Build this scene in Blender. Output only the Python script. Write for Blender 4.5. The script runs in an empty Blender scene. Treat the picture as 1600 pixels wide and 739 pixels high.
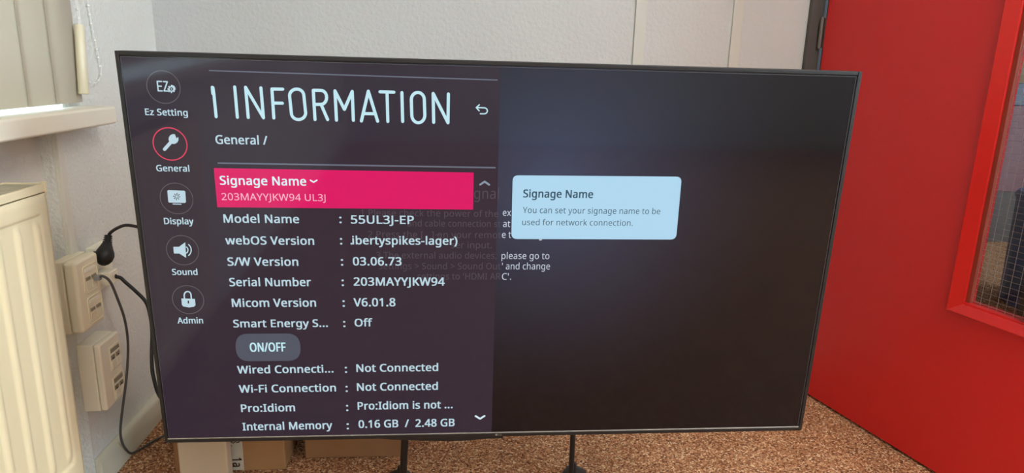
import bpy, bmesh, math, random
from mathutils import Vector, Matrix

random.seed(7)
SC = bpy.context.scene
COL = SC.collection

# ------------------------------------------------------------------ camera
CAM_Z = 1.02
cam_data = bpy.data.cameras.new('camera')
cam_data.sensor_fit = 'HORIZONTAL'
cam_data.sensor_width = 36.0
cam_data.lens = 36.0 * 1063.94 / 1600.0
cam_data.clip_start = 0.02
camera = bpy.data.objects.new('camera', cam_data)
COL.objects.link(camera)
RIGHT = Vector((0.9962086, -0.0828575, 0.0265147))
UP = Vector((-0.0056922, 0.2420449, 0.9702484))
BACK = Vector((-0.0868101, -0.9667207, 0.2406555))
camera.matrix_world = Matrix((
    (RIGHT.x, UP.x, BACK.x, 0.0),
    (RIGHT.y, UP.y, BACK.y, 0.0),
    (RIGHT.z, UP.z, BACK.z, CAM_Z),
    (0, 0, 0, 1)))
SC.camera = camera

# ------------------------------------------------------------------ daylight, exposure
world = bpy.data.worlds.new('sky')
SC.world = world
world.use_nodes = True
wb = world.node_tree.nodes['Background']
wb.inputs[0].default_value = (0.62, 0.80, 1.0, 1)
wb.inputs[1].default_value = 14.0
SC.view_settings.view_transform = 'Standard'
SC.view_settings.look = 'None'
SC.view_settings.gamma = 1.0
SC.view_settings.use_curve_mapping = False
SC.view_settings.exposure = 0.0
ADDED_LAMP_COLOR = (1.0, 0.99, 0.95)
ADDED_LAMP_STRENGTH = 27.0
ADDED_LAMP_SPOTS = [(1.15, 0.15), (2.45, -0.55), (0.35, -1.55), (2.25, -2.2)]

# skylight added behind an unseen, made-up window in the right wall
fill_l = bpy.data.lights.new('fill_light', 'AREA')
fill_l.shape = 'RECTANGLE'
fill_l.size = 2.2
fill_l.size_y = 1.3
fill_l.energy = 118
fill_l.color = (0.70, 0.85, 1.0)
fill_o = bpy.data.objects.new('fill_light', fill_l)
COL.objects.link(fill_o)
fill_o.location = (3.62, -1.1, 1.65)
fill_o.rotation_euler = (math.radians(90), 0, math.radians(90))

# ------------------------------------------------------------------ helpers
def lin(c):
    return tuple(((v / 255) / 12.92 if v / 255 <= 0.04045 else ((v / 255 + 0.055) / 1.055) ** 2.4) for v in c) + (1.0,)

MATS = {}
def material(name, rgb, rough=0.6, metal=0.0, spec=0.5, emit=None, emit_strength=1.0,
             vary=None, bump=None, coat=0.0):
    """vary = (noise scale, second rgb), bump = (noise scale, height in metres)"""
    if name in MATS:
        return MATS[name]
    m = bpy.data.materials.new(name)
    m.use_nodes = True
    nt = m.node_tree
    b = nt.nodes['Principled BSDF']
    b.inputs['Base Color'].default_value = lin(rgb)
    b.inputs['Roughness'].default_value = rough
    b.inputs['Metallic'].default_value = metal
    b.inputs['Specular IOR Level'].default_value = spec
    b.inputs['Coat Weight'].default_value = coat
    if emit is not None:
        b.inputs['Emission Color'].default_value = lin(emit)
        b.inputs['Emission Strength'].default_value = emit_strength
    tc = nt.nodes.new('ShaderNodeTexCoord')
    if vary:
        n = nt.nodes.new('ShaderNodeTexNoise')
        n.inputs['Scale'].default_value = vary[0]
        n.inputs['Detail'].default_value = 4
        r = nt.nodes.new('ShaderNodeValToRGB')
        r.color_ramp.elements[0].position = 0.35
        r.color_ramp.elements[1].position = 0.65
        r.color_ramp.elements[0].color = lin(rgb)
        r.color_ramp.elements[1].color = lin(vary[1])
        nt.links.new(tc.outputs['Object'], n.inputs['Vector'])
        nt.links.new(n.outputs['Fac'], r.inputs['Fac'])
        nt.links.new(r.outputs['Color'], b.inputs['Base Color'])
    if bump:
        n2 = nt.nodes.new('ShaderNodeTexNoise')
        n2.inputs['Scale'].default_value = bump[0]
        n2.inputs['Detail'].default_value = 3
        bp = nt.nodes.new('ShaderNodeBump')
        bp.inputs['Distance'].default_value = bump[1]
        bp.inputs['Strength'].default_value = 1.0
        nt.links.new(tc.outputs['Object'], n2.inputs['Vector'])
        nt.links.new(n2.outputs['Fac'], bp.inputs['Height'])
        nt.links.new(bp.outputs['Normal'], b.inputs['Normal'])
    MATS[name] = m
    return m

def glass_material(name, tint=(235, 240, 240), gloss=0.06):
    m = bpy.data.materials.new(name)
    m.use_nodes = True
    nt = m.node_tree
    nt.nodes.remove(nt.nodes['Principled BSDF'])
    t = nt.nodes.new('ShaderNodeBsdfTransparent')
    t.inputs[0].default_value = lin(tint)
    g = nt.nodes.new('ShaderNodeBsdfGlossy')
    g.inputs['Roughness'].default_value = 0.03
    mx = nt.nodes.new('ShaderNodeMixShader')
    mx.inputs[0].default_value = gloss
    nt.links.new(t.outputs[0], mx.inputs[1])
    nt.links.new(g.outputs[0], mx.inputs[2])
    nt.links.new(mx.outputs[0], nt.nodes['Material Output'].inputs[0])
    return m

def obj(name, bm, mat, parent=None, smooth=False, bevel=0.0, seg=2):
    me = bpy.data.meshes.new(name)
    bmesh.ops.recalc_face_normals(bm, faces=bm.faces)
    bm.to_mesh(me)
    bm.free()
    if smooth:
        for p in me.polygons:
            p.use_smooth = True
    me.materials.append(mat)
    o = bpy.data.objects.new(name, me)
    COL.objects.link(o)
    if parent is not None:
        o.parent = parent
    if bevel:
        b = o.modifiers.new('bevel', 'BEVEL')
        b.width = bevel
        b.segments = seg
        b.limit_method = 'ANGLE'
        b.angle_limit = math.radians(40)
        for p in me.polygons:
            p.use_smooth = True
        b.harden_normals = True
    return o

def new():
    return bmesh.new()

def add_box(bm, x0, x1, y0, y1, z0, z1, M=None):
    vs = [bm.verts.new((x, y, z)) for x in (x0, x1) for y in (y0, y1) for z in (z0, z1)]
    for f in ((0, 1, 3, 2), (4, 6, 7, 5), (0, 4, 5, 1), (2, 3, 7, 6), (0, 2, 6, 4), (1, 5, 7, 3)):
        bm.faces.new([vs[i] for i in f])
    if M is not None:
        for v in vs:
            v.co = M @ v.co
    return bm

def box(x0, x1, y0, y1, z0, z1, M=None):
    return add_box(new(), x0, x1, y0, y1, z0, z1, M)

def add_prism(bm, pts, axis, a, b):
    """closed outline pts (2D) extruded along axis from a to b"""
    def mk(p, t):
        return {'x': (t, p[0], p[1]), 'y': (p[0], t, p[1]), 'z': (p[0], p[1], t)}[axis]
    lo = [bm.verts.new(mk(p, a)) for p in pts]
    hi = [bm.verts.new(mk(p, b)) for p in pts]
    n = len(pts)
    bm.faces.new(lo)
    bm.faces.new(hi[::-1])
    for i in range(n):
        bm.faces.new((lo[i], hi[i], hi[(i + 1) % n], lo[(i + 1) % n]))
    return bm

def smooth_path(pts, k=6):
    pts = [Vector(p) for p in pts]
    P = [2 * pts[0] - pts[1]] + pts + [2 * pts[-1] - pts[-2]]
    out = []
    for i in range(1, len(P) - 2):
        a, b, c, d = P[i - 1:i + 3]
        for j in range(k):
            t = j / k
            out.append(0.5 * ((2 * b) + (c - a) * t + (2 * a - 5 * b + 4 * c - d) * t * t + (3 * b - a - 3 * c + d) * t ** 3))
    out.append(pts[-1])
    return out

def add_tube(bm, pts, r, seg=10, sx=1.0):
    """tube along pts, r a number or list of radii"""
    pts = [Vector(p) for p in pts]
    n = len(pts)
    rs = r if isinstance(r, (list, tuple)) else [r] * n
    prev = None
    rings = []
    for i, p in enumerate(pts):
        t = (pts[min(i + 1, n - 1)] - pts[max(i - 1, 0)]).normalized()
        if prev is None:
            u = t.cross(Vector((0, 0, 1)))
            if u.length < 1e-3:
                u = t.cross(Vector((1, 0, 0)))
        else:
            u = prev - t * prev.dot(t)
        u.normalize()
        v = t.cross(u)
        prev = u
        rings.append([bm.verts.new(p + (u * math.cos(2 * math.pi * k / seg) * sx + v * math.sin(2 * math.pi * k / seg)) * rs[i]) for k in range(seg)])
    for a, b in zip(rings, rings[1:]):
        for k in range(seg):
            bm.faces.new((a[k], a[(k + 1) % seg], b[(k + 1) % seg], b[k]))
    bm.faces.new(rings[0][::-1])
    bm.faces.new(rings[-1])
    return bm

def add_cyl(bm, c, r, h, seg=24, axis='z', r2=None):
    c = Vector(c)
    d = {'x': Vector((1, 0, 0)), 'y': Vector((0, 1, 0)), 'z': Vector((0, 0, 1))}[axis]
    return add_tube(bm, [c, c + d * h], [r, r if r2 is None else r2], seg)

def add_ball(bm, c, r, u=8, v=6):
    bmesh.ops.create_uvsphere(bm, u_segments=u, v_segments=v, radius=r, matrix=Matrix.Translation(c))
    return bm

def thing(name, label, cat, loc=(0, 0, 0), rot=(0, 0, 0), group=None):
    o = bpy.data.objects.new(name, None)
    o.empty_display_size = 0.05
    COL.objects.link(o)
    o.location = loc
    o.rotation_euler = rot
    tag(o, label, cat, group)
    return o

def tag(o, label, cat, group=None):
    o['label'] = label
    o['category'] = cat
    if group:
        o['group'] = group
    return o

def structure(o, label=None):
    o['kind'] = 'structure'
    if label:
        o['label'] = label
    return o

def struct_root(name, loc=(0, 0, 0), rot=(0, 0, 0)):
    o = bpy.data.objects.new(name, None)
    o.empty_display_size = 0.05
    COL.objects.link(o)
    o.location = loc
    o.rotation_euler = rot
    o['kind'] = 'structure'
    return o

# ------------------------------------------------------------------ materials
m_wall = material('wall_paint', (198, 197, 194), 0.75, bump=(90, 0.0022), vary=(3, (194, 193, 190)))
m_wall_left = material('woodchip_wall_paint', (228, 227, 219), 0.72, bump=(110, 0.0040), vary=(4, (224, 223, 215)))
m_ceiling = material('ceiling_paint', (235, 233, 226), 0.8)
m_trim = material('trim_paint', (212, 206, 184), 0.45, bump=(60, 0.0006))
m_batten = material('batten_paint', (198, 196, 186), 0.5)
m_dark_frame = material('dark_frame_paint', (72, 66, 62), 0.5)
m_slate = material('slate_door_edge', (24, 28, 38), 0.5)
m_red = material('red_door_paint', (204, 30, 28), 0.42, spec=0.5, bump=(260, 0.0004))
m_red_trim = material('red_trim_paint', (205, 26, 20), 0.3, spec=0.5)
m_bead_wood = material('red_stained_bead', (142, 58, 42), 0.5)
m_rad = material('radiator_enamel', (234, 220, 182), 0.38)
m_grille = material('radiator_grille', (196, 186, 160), 0.5)
m_sill = material('sill_paint', (236, 229, 210), 0.4, bump=(30, 0.0004))
m_plastic = material('ivory_plastic', (238, 227, 196), 0.4)
m_plastic_w = material('white_plastic', (246, 239, 216), 0.38)
m_hole = material('dark_socket_hole', (26, 22, 18), 0.6)
m_label = material('socket_label_window', (150, 138, 114), 0.35)
m_conduit = material('trunking_painted', (222, 219, 206), 0.5)
m_black_rubber = material('black_rubber', (26, 25, 25), 0.5)
m_grey_cord = material('grey_cord', (78, 78, 78), 0.5)
m_clear_plug = material('clear_network_plug', (150, 152, 152), 0.2)
m_black_tv = material('black_bezel_plastic', (20, 18, 19), 0.45)
m_black_back = material('black_back_cover', (20, 20, 21), 0.55)
m_lip = material('bezel_lip_highlight', (150, 142, 134), 0.22, metal=0.6)
m_stand = material('stand_black_steel', (24, 22, 22), 0.4)
m_card = material('brown_cardboard', (168, 124, 80), 0.8, vary=(12, (158, 114, 72)), bump=(150, 0.0005))
m_card_d = material('dark_brown_cardboard', (150, 104, 66), 0.8, vary=(12, (142, 98, 62)), bump=(150, 0.0005))
m_white_card = material('white_card', (196, 172, 142), 0.6)
m_paper = material('white_paper_label', (196, 182, 160), 0.6)
m_ink = material('red_brown_ink', (130, 52, 28), 0.6)
m_ink_black = material('black_ink', (24, 20, 20), 0.6)
m_blind_cord = material('white_blind_cord', (236, 234, 226), 0.4)
m_wand = material('cream_blind_weight', (226, 216, 186), 0.35)
m_metal = material('hinge_steel', (120, 108, 104), 0.35, metal=0.85)
m_wire = material('mesh_wire', (150, 138, 132), 0.45, metal=0.4)
m_lamp_frame = material('lamp_frame_white', (230, 230, 228), 0.5)
m_lamp = material('added_lamp_diffuser', (255, 250, 240), 0.5)
_b = m_lamp.node_tree.nodes['Principled BSDF']
_b.inputs['Emission Color'].default_value = (*ADDED_LAMP_COLOR, 1)
_b.inputs['Emission Strength'].default_value = ADDED_LAMP_STRENGTH
m_lamp_dim = material('added_corridor_diffuser', (255, 250, 240), 0.5, emit=(255, 244, 225), emit_strength=3.0)
m_win_frame = material('window_frame_white', (228, 228, 222), 0.4)
m_glass = glass_material('clear_glass')
m_door_glass = glass_material('wired_glass', (225, 226, 224), 0.05)

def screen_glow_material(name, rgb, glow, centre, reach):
    # dark picture, bluish glow painted into its emission round the help box
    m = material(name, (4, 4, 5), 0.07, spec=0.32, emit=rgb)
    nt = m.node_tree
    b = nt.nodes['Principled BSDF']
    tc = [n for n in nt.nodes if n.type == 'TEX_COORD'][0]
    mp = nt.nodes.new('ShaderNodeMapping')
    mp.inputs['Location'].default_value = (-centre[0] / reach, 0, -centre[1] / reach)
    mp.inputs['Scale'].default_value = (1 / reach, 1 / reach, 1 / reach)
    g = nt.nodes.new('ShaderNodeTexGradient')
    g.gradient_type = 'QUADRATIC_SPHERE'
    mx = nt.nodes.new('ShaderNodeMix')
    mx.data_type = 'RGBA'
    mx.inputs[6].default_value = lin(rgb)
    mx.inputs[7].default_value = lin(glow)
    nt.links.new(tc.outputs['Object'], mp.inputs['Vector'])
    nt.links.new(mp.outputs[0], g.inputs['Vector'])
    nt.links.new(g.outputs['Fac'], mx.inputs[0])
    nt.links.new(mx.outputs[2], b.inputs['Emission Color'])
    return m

def blind_material():
    m = bpy.data.materials.new('blind_fabric')
    m.use_nodes = True
    nt = m.node_tree
    nt.nodes.remove(nt.nodes['Principled BSDF'])
    d = nt.nodes.new('ShaderNodeBsdfDiffuse')
    d.inputs[0].default_value = lin((205, 194, 176))
    t = nt.nodes.new('ShaderNodeBsdfTranslucent')
    t.inputs[0].default_value = lin((205, 196, 180))
    mx = nt.nodes.new('ShaderNodeMixShader')
    mx.inputs[0].default_value = 0.30
    nt.links.new(d.outputs[0], mx.inputs[1])
    nt.links.new(t.outputs[0], mx.inputs[2])
    nt.links.new(mx.outputs[0], nt.nodes['Material Output'].inputs[0])
    return m
m_blind = blind_material()

def carpet_material():
    m = bpy.data.materials.new('speckled_brown_carpet')
    m.use_nodes = True
    nt = m.node_tree
    b = nt.nodes['Principled BSDF']
    b.inputs['Roughness'].default_value = 0.95
    b.inputs['Specular IOR Level'].default_value = 0.1
    tc = nt.nodes.new('ShaderNodeTexCoord')
    mp = nt.nodes.new('ShaderNodeMapping')
    nt.links.new(tc.outputs['Object'], mp.inputs['Vector'])
    v = nt.nodes.new('ShaderNodeTexVoronoi')
    v.inputs['Scale'].default_value = 260
    v.inputs['Randomness'].default_value = 1.0
    nt.links.new(mp.outputs[0], v.inputs['Vector'])
    sep = nt.nodes.new('ShaderNodeSeparateColor')
    nt.links.new(v.outputs['Color'], sep.inputs[0])
    r = nt.nodes.new('ShaderNodeValToRGB')
    r.color_ramp.interpolation = 'LINEAR'
    e = r.color_ramp.elements
    e[0].position = 0.0; e[0].color = lin((98, 58, 38))
    e[1].position = 1.0; e[1].color = lin((255, 228, 188))
    for p, c in ((0.15, (140, 90, 62)), (0.5, (192, 132, 92)), (0.8, (220, 162, 118))):
        n = e.new(p); n.color = lin(c)
    nt.links.new(sep.outputs[0], r.inputs['Fac'])
    n2 = nt.nodes.new('ShaderNodeTexNoise')
    n2.inputs['Scale'].default_value = 9
    n2.inputs['Detail'].default_value = 5
    nt.links.new(mp.outputs[0], n2.inputs['Vector'])
    mix = nt.nodes.new('ShaderNodeMix')
    mix.data_type = 'RGBA'
    mix.blend_type = 'MULTIPLY'
    rr = nt.nodes.new('ShaderNodeValToRGB')
    rr.color_ramp.elements[0].position = 0.3
    rr.color_ramp.elements[1].position = 0.7
    rr.color_ramp.elements[0].color = (0.82, 0.82, 0.82, 1)
    rr.color_ramp.elements[1].color = (1, 1, 1, 1)
    nt.links.new(n2.outputs['Fac'], rr.inputs['Fac'])
    mix.inputs[0].default_value = 1.0
    nt.links.new(r.outputs['Color'], mix.inputs[6])
    nt.links.new(rr.outputs['Color'], mix.inputs[7])
    nt.links.new(mix.outputs[2], b.inputs['Base Color'])
    bp = nt.nodes.new('ShaderNodeBump')
    bp.inputs['Distance'].default_value = 0.004
    nt.links.new(v.outputs['Distance'], bp.inputs['Height'])
    bp.invert = True
    nt.links.new(bp.outputs['Normal'], b.inputs['Normal'])
    return m
m_carpet = carpet_material()

# ------------------------------------------------------------------ room
XW, YB = -0.857, 2.12          # left wall plane, back wall plane
XR, YF, ZC = 3.4, -3.4, 2.62   # right wall, wall behind the camera, ceiling
DX0, DX1, DZ = 1.13, 2.10, 2.06  # doorway in the back wall

structure(obj('floor', box(-1.1, 5.2, YF - 0.1, 4.6, -0.06, 0.0), m_carpet))
structure(obj('ceiling', box(-1.1, 5.2, YF - 0.1, 4.6, ZC, ZC + 0.08), m_ceiling))

bm = new()
add_box(bm, -1.1, DX0 - 0.001, YB, YB + 0.10, 0, ZC)
add_box(bm, DX1 + 0.001, XR + 0.1, YB, YB + 0.10, 0, ZC)
add_box(bm, DX0 - 0.001, DX1 + 0.001, YB, YB + 0.10, DZ, ZC)
structure(obj('wall_back', bm, m_wall))

WY0, WY1, WZ0, WZ1 = -1.65, 1.60, 0.868, 2.2   # window opening in the left wall
NX = XW - 0.026                                 # shallow niche behind the radiator
bm = new()
add_box(bm, -1.1, XW, WY1, YB, 0.0, ZC)
add_box(bm, -1.1, XW, 1.5374, WY1, 0.0, WZ0)
add_box(bm, -1.1, NX, YF, 1.5374, 0.0, WZ0)
add_box(bm, -1.1, XW, YF, WY1, WZ1, ZC)
add_box(bm, -1.1, XW, YF, WY0, WZ0, WZ1)
structure(obj('wall_left', bm, m_wall_left))
structure(obj('wall_front', box(-1.1, XR + 0.1, YF - 0.1, YF, 0, ZC), m_wall))
bm = new()
VY0, VY1, VZ0, VZ1 = -2.2, 0.0, 1.0, 2.3
add_box(bm, XR, XR + 0.1, YF, VY0, 0, ZC)
add_box(bm, XR, XR + 0.1, VY1, YB, 0, ZC)
add_box(bm, XR, XR + 0.1, VY0, VY1, 0, VZ0)
add_box(bm, XR, XR + 0.1, VY0, VY1, VZ1, ZC)
structure(obj('wall_right', bm, m_wall))
added_win = struct_root('added_window', (XR + 0.05, VY0, VZ0))  # unseen window, made up so the fill light has an opening
bm = new()
for a in ((0, 2.2, 0, 0.05), (0, 2.2, 1.25, 1.3), (0, 0.05, 0.05, 1.25), (2.15, 2.2, 0.05, 1.25), (1.075, 1.125, 0.05, 1.25)):
    add_box(bm, -0.03, 0.03, a[0], a[1], a[2], a[3])
obj('window_frame', bm, m_win_frame, added_win)
obj('pane', box(-0.003, 0.003, 0.05, 1.075, 0.05, 1.25), m_glass, added_win)
obj('pane', box(-0.003, 0.003, 1.125, 2.15, 0.05, 1.25), m_glass, added_win)

# corridor beyond the doorway
bm = new()
add_box(bm, 0.3, 5.1, 4.46, 4.56, 0, ZC)
structure(obj('wall_corridor_back', bm, material('corridor_paint', (150, 124, 96), 0.8)))
structure(obj('wall_corridor_left', box(0.3, 0.4, YB + 0.10, 4.46, 0, ZC), m_wall))
structure(obj('wall_corridor_right', box(5.0, 5.1, YB + 0.10, 4.46, 0, ZC), m_wall))

# baseboards with a lighter rounded lip on top
def skirting(name, prof, axis, a, b):
    structure(obj(name, add_prism(new(), prof, axis, a, b), m_trim, bevel=0.002))
skirting('baseboard_left', [(XW, 0), (XW + 0.017, 0), (XW + 0.017, 0.064), (XW + 0.013, 0.073), (XW + 0.004, 0.078), (XW, 0.078)], 'y', 1.5374, YB - 0.001)
skirting('baseboard_back', [(YB, 0), (YB - 0.017, 0), (YB - 0.017, 0.064), (YB - 0.013, 0.073), (YB - 0.004, 0.078), (YB, 0.078)], 'x', XW + 0.018, 1.085)
skirting('baseboard_back_right', [(YB, 0), (YB - 0.017, 0), (YB - 0.017, 0.064), (YB - 0.013, 0.073), (YB - 0.004, 0.078), (YB, 0.078)], 'x', DX1 + 0.05, XR - 0.01)

# two flat vertical cover battens on the back wall
for k, (a, b) in enumerate(((0.5455, 0.5788), (0.8485, 0.8806))):
    structure(obj('trim_%d' % (k + 1), box(a, b, YB - 0.006, YB, 0.079, ZC), m_batten, bevel=0.0015))

# doorway frame
bm = new()
add_box(bm, 1.089, DX0, YB - 0.018, YB + 0.112, 0, DZ + 0.05)
add_box(bm, DX1, DX1 + 0.045, YB - 0.018, YB + 0.112, 0, DZ + 0.05)
add_box(bm, DX0, DX1, YB - 0.018, YB + 0.112, DZ, DZ + 0.05)
structure(obj('trim_4', box(DX0 + 0.0003, DX0 + 0.060, YB + 0.030, YB + 0.112, 0, DZ - 0.001), m_slate, bevel=0.002), 'dark blue-grey door stop of the frame')
structure(obj('trim_3', bm, m_dark_frame, bevel=0.002), 'dark grey painted door frame')

# ------------------------------------------------------------------ window with sill
win = struct_root('window_1', (-1.0, 0, WZ0))
def wpart(name, x0, x1, y0, y1, z0, z1, m, bev=0.003):
    return obj(name, box(x0 + 1.0, x1 + 1.0, y0, y1, z0 - WZ0, z1 - WZ0), m, win, bevel=bev)
bm = new()
for y0, y1, z0, z1 in ((WY0, WY1, WZ0, WZ0 + 0.06), (WY0, WY1, WZ1 - 0.06, WZ1), (WY0, WY0 + 0.06, WZ0, WZ1), (WY1 - 0.06, WY1, WZ0, WZ1)):
    add_box(bm, -0.03, 0.03, y0, y1, z0 - WZ0, z1 - WZ0)
obj('window_frame', bm, m_win_frame, win)
n_pane = 3
pw = (WY1 - WY0 - 0.12) / n_pane
for k in range(n_pane):
    a = WY0 + 0.06 + k * pw
    obj('pane', box(-0.003, 0.003, a, a + pw, 0.06, WZ1 - WZ0 - 0.06), m_glass, win)
    if k:
        obj('mullion', box(-0.028, 0.028, a - 0.03, a + 0.03, 0.06, WZ1 - WZ0 - 0.06), m_win_frame, win, bevel=0.003)
bm = new()
add_prism(bm, [(0.032, WY0), (1.0 - 0.7863, WY0), (1.0 - 0.7863, 1.6900), (1.0 + XW + 0.0002, 1.6900), (1.0 + XW + 0.0002, 1.5985), (0.032, 1.5985)], 'z', 0.0, 0.0405)
sill = obj('window_sill', bm, m_sill, win, bevel=0.006, seg=3)

# ------------------------------------------------------------------ red door, standing open
ang = math.radians(14.385)
dirv = Vector((math.sin(ang), -math.cos(ang), 0))
door = struct_root('door_1', (1.1296, 2.0815, 0.0), (0, 0, math.atan2(dirv.y, dirv.x)))
# local: x from the hinge to the free edge, +y away from the room's middle side, z up
def dpart(name, x0, x1, y0, y1, z0, z1, m, bev=0.0):
    return obj(name, box(x0, x1, y0, y1, z0, z1), m, door, bevel=bev)
DW, DT = 0.90, 0.042
S0, S1, Z0, Z1 = 0.584, 0.74, 0.480, 1.86       # glazed opening
bm = new()
add_box(bm, 0.0, S0, 0, DT, 0.009, 2.045)
add_box(bm, S1, DW, 0, DT, 0.009, 2.045)
add_box(bm, S0, S1, 0, DT, 0.009, Z0)
add_box(bm, S0, S1, 0, DT, Z1, 2.045)
leaf = obj('door_leaf', bm, m_red, door)
dpart('door_edge', -0.0035, -0.0002, 0.0, DT, 0.009, 2.045, m_slate)
# mitred raised trim round the glass on the room side
def frame_side(name, quad, y0, y1, chamfer, m):
    """quad: outer a, outer b, inner b, inner a as (x, z)"""
    bm = new()
    oa, ob, ib, ia = [Vector((p[0], 0, p[1])) for p in quad]
    c = chamfer
    oa2, ob2 = oa.lerp(ia, c), ob.lerp(ib, c)
    def at(p, y):
        return bm.verts.new((p.x, y, p.z))
    ring_a = [at(oa, y0), at(oa, y1 * 0.8), at(oa2, y1), at(ia, y1 * 0.30), at(ia, y0)]
    ring_b = [at(ob, y0), at(ob, y1 * 0.8), at(ob2, y1), at(ib, y1 * 0.30), at(ib, y0)]
    for i in range(5):
        j = (i + 1) % 5
        bm.faces.new((ring_a[i], ring_a[j], ring_b[j], ring_b[i]))
    bm.faces.new(ring_a)
    bm.faces.new(ring_b[::-1])
    return obj(name, bm, m, door)
X0, X1, A0, A1 = 0.5525, S1 + 0.034, 0.4505, Z1 + 0.03
for q in ([(X0, A0), (X0, A1), (S0 + 0.004, Z1 - 0.003), (S0 + 0.004, Z0 - 0.0035)],
          [(X1, A0), (X0, A0), (S0 + 0.004, Z0 - 0.0035), (S1 - 0.004, Z0 - 0.0035)],
          [(X1, A1), (X1, A0), (S1 - 0.004, Z0 - 0.0035), (S1 - 0.004, Z1 - 0.003)],
          [(X0, A1), (X1, A1), (S1 - 0.004, Z1 - 0.003), (S0 + 0.004, Z1 - 0.003)]):
    frame_side('glazing_trim', q, 0.0, -0.014, 0.08, m_red_trim)
GY = 0.020
bm = new()
add_box(bm, S0, S0 + 0.011, GY - 0.012, GY - 0.003, Z0, Z1)
add_box(bm, S1 - 0.011, S1, GY - 0.012, GY - 0.003, Z0, Z1)
obj('glazing_bead', bm, m_bead_wood, door)
dpart('glass_pane', S0, S1, GY - 0.003, GY + 0.003, Z0, Z1, m_door_glass)
bm = new()
k = 0
x = S0 + 0.012
while x < S1:
    add_box(bm, x - 0.00022, x + 0.00022, GY - 0.0045, GY - 0.0037, Z0, Z1)
    x += 0.0205
z = Z0 + 0.006
while z < Z1:
    add_box(bm, S0, S1, GY - 0.0045, GY - 0.0037, z - 0.00022, z + 0.00022)
    z += 0.0148
obj('wire_mesh', bm, m_wire, door)
# hinge: five knuckles
hz0, hz1 = 1.104, 1.192
for hz in (hz0, 0.22, 1.78):
    bm = new()
    for i in range(5):
        a = hz + i * (hz1 - hz0) / 5
        add_cyl(bm, (-0.012, -0.005, a + 0.0008), 0.0062, (hz1 - hz0) / 5 - 0.0016, 14)
    add_cyl(bm, (-0.012, -0.005, hz - 0.003), 0.004, hz1 - hz0 + 0.006, 10)
    add_box(bm, -0.012, 0.0, -0.0012, 0.0003, hz, hz + hz1 - hz0)
    obj('hinge', bm, m_metal, door)
bm = new()
add_cyl(bm, (0.84, -0.05, 1.03), 0.009, 0.05, 14, 'y')
add_tube(bm, [(0.84, -0.05, 1.03), (0.73, -0.05, 1.03)], 0.009, 14)
add_cyl(bm, (0.84, -0.006, 1.03), 0.026, 0.006, 20, 'y')
obj('door_handle', bm, m_metal, door)

# ------------------------------------------------------------------ vertical blind
blind = thing('vertical_blind', 'beige vertical fabric blind hanging over the window at upper left', 'blind', (-0.845, 0, 0.918))
BX = -0.845
y = 1.6605
k = 0
while y > -1.6:
    top = 2.24
    w = 0.109 if k not in (13, 16) else 0.080
    lift = 0.030 * max(0.0, min(1.0, (k - 4) / 9))
    x = 0.0
    bm = new()
    # slightly bowed slat
    n = 4
    pts_f, pts_b = [], []
    for i in range(n + 1):
        t = i / n
        xx = x + 0.0035 * t + 0.0009 * math.sin(math.pi * t)
        pts_f.append((xx + 0.0004, y - w * t))
        pts_b.append((xx - 0.0004, y - w * t))
    add_prism(bm, pts_f + pts_b[::-1], 'z', lift, top - 0.918)
    s = obj('slat', bm, m_blind, blind)
    y -= 0.0995
    k += 1
obj('head_rail', box(-0.02, 0.025, -1.62, 1.70, 2.24 - 0.918, 2.28 - 0.918), m_win_frame, blind, bevel=0.003)
def rel(p):
    return (p[0] + 0.845, p[1], p[2] - 0.918)
def bead_string(name, pts, step, br, cr):
    bm = new()
    P = smooth_path([rel(p) for p in pts], 8)
    add_tube(bm, P, cr, 6)
    acc = 0.0
    for a, b in zip(P, P[1:]):
        d = (b - a).length
        while acc < d:
            add_ball(bm, a.lerp(b, acc / d), br, 8, 6)
            acc += step
        acc -= d
    return obj(name, bm, m_blind_cord, blind, smooth=True)
bead_string('bead_chain', [(-0.85, 1.70, 2.24), (-0.85, 1.73, 1.6), (-0.85, 1.7484, 1.1465), (-0.85, 1.7552, 1.0898), (-0.85, 1.7595, 1.0581), (-0.85, 1.7666, 1.0244),
                           (-0.85, 1.7725, 0.9950), (-0.85, 1.7715, 0.9800), (-0.85, 1.7610, 0.9670), (-0.85, 1.742, 0.9590), (-0.85, 1.721, 0.9585), (-0.85, 1.7054, 0.9640)], 0.0205, 0.0030, 0.0008)
bead_string('bead_chain', [(-0.838, 1.665, 2.24), (-0.835, 1.6625, 1.5), (-0.832, 1.6600, 1.1400), (-0.831, 1.6590, 1.0850)], 0.0200, 0.0032, 0.0010)
obj('pull_cord', add_tube(new(), [rel((-0.838, 1.675, 2.24)), rel((-0.835, 1.673, 1.14)), rel((-0.83, 1.664, 1.085))], 0.0010, 6), m_blind_cord, blind)
bm = new()
add_tube(bm, [rel((-0.830, 1.6565, 1.0880)), rel((-0.830, 1.6565, 1.0860)), rel((-0.830, 1.6415, 0.9385)), rel((-0.830, 1.6413, 0.9360))], [0.0085, 0.0100, 0.0112, 0.0095], 18)
obj('cord_weight', bm, m_wand, blind, smooth=True)

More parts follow.
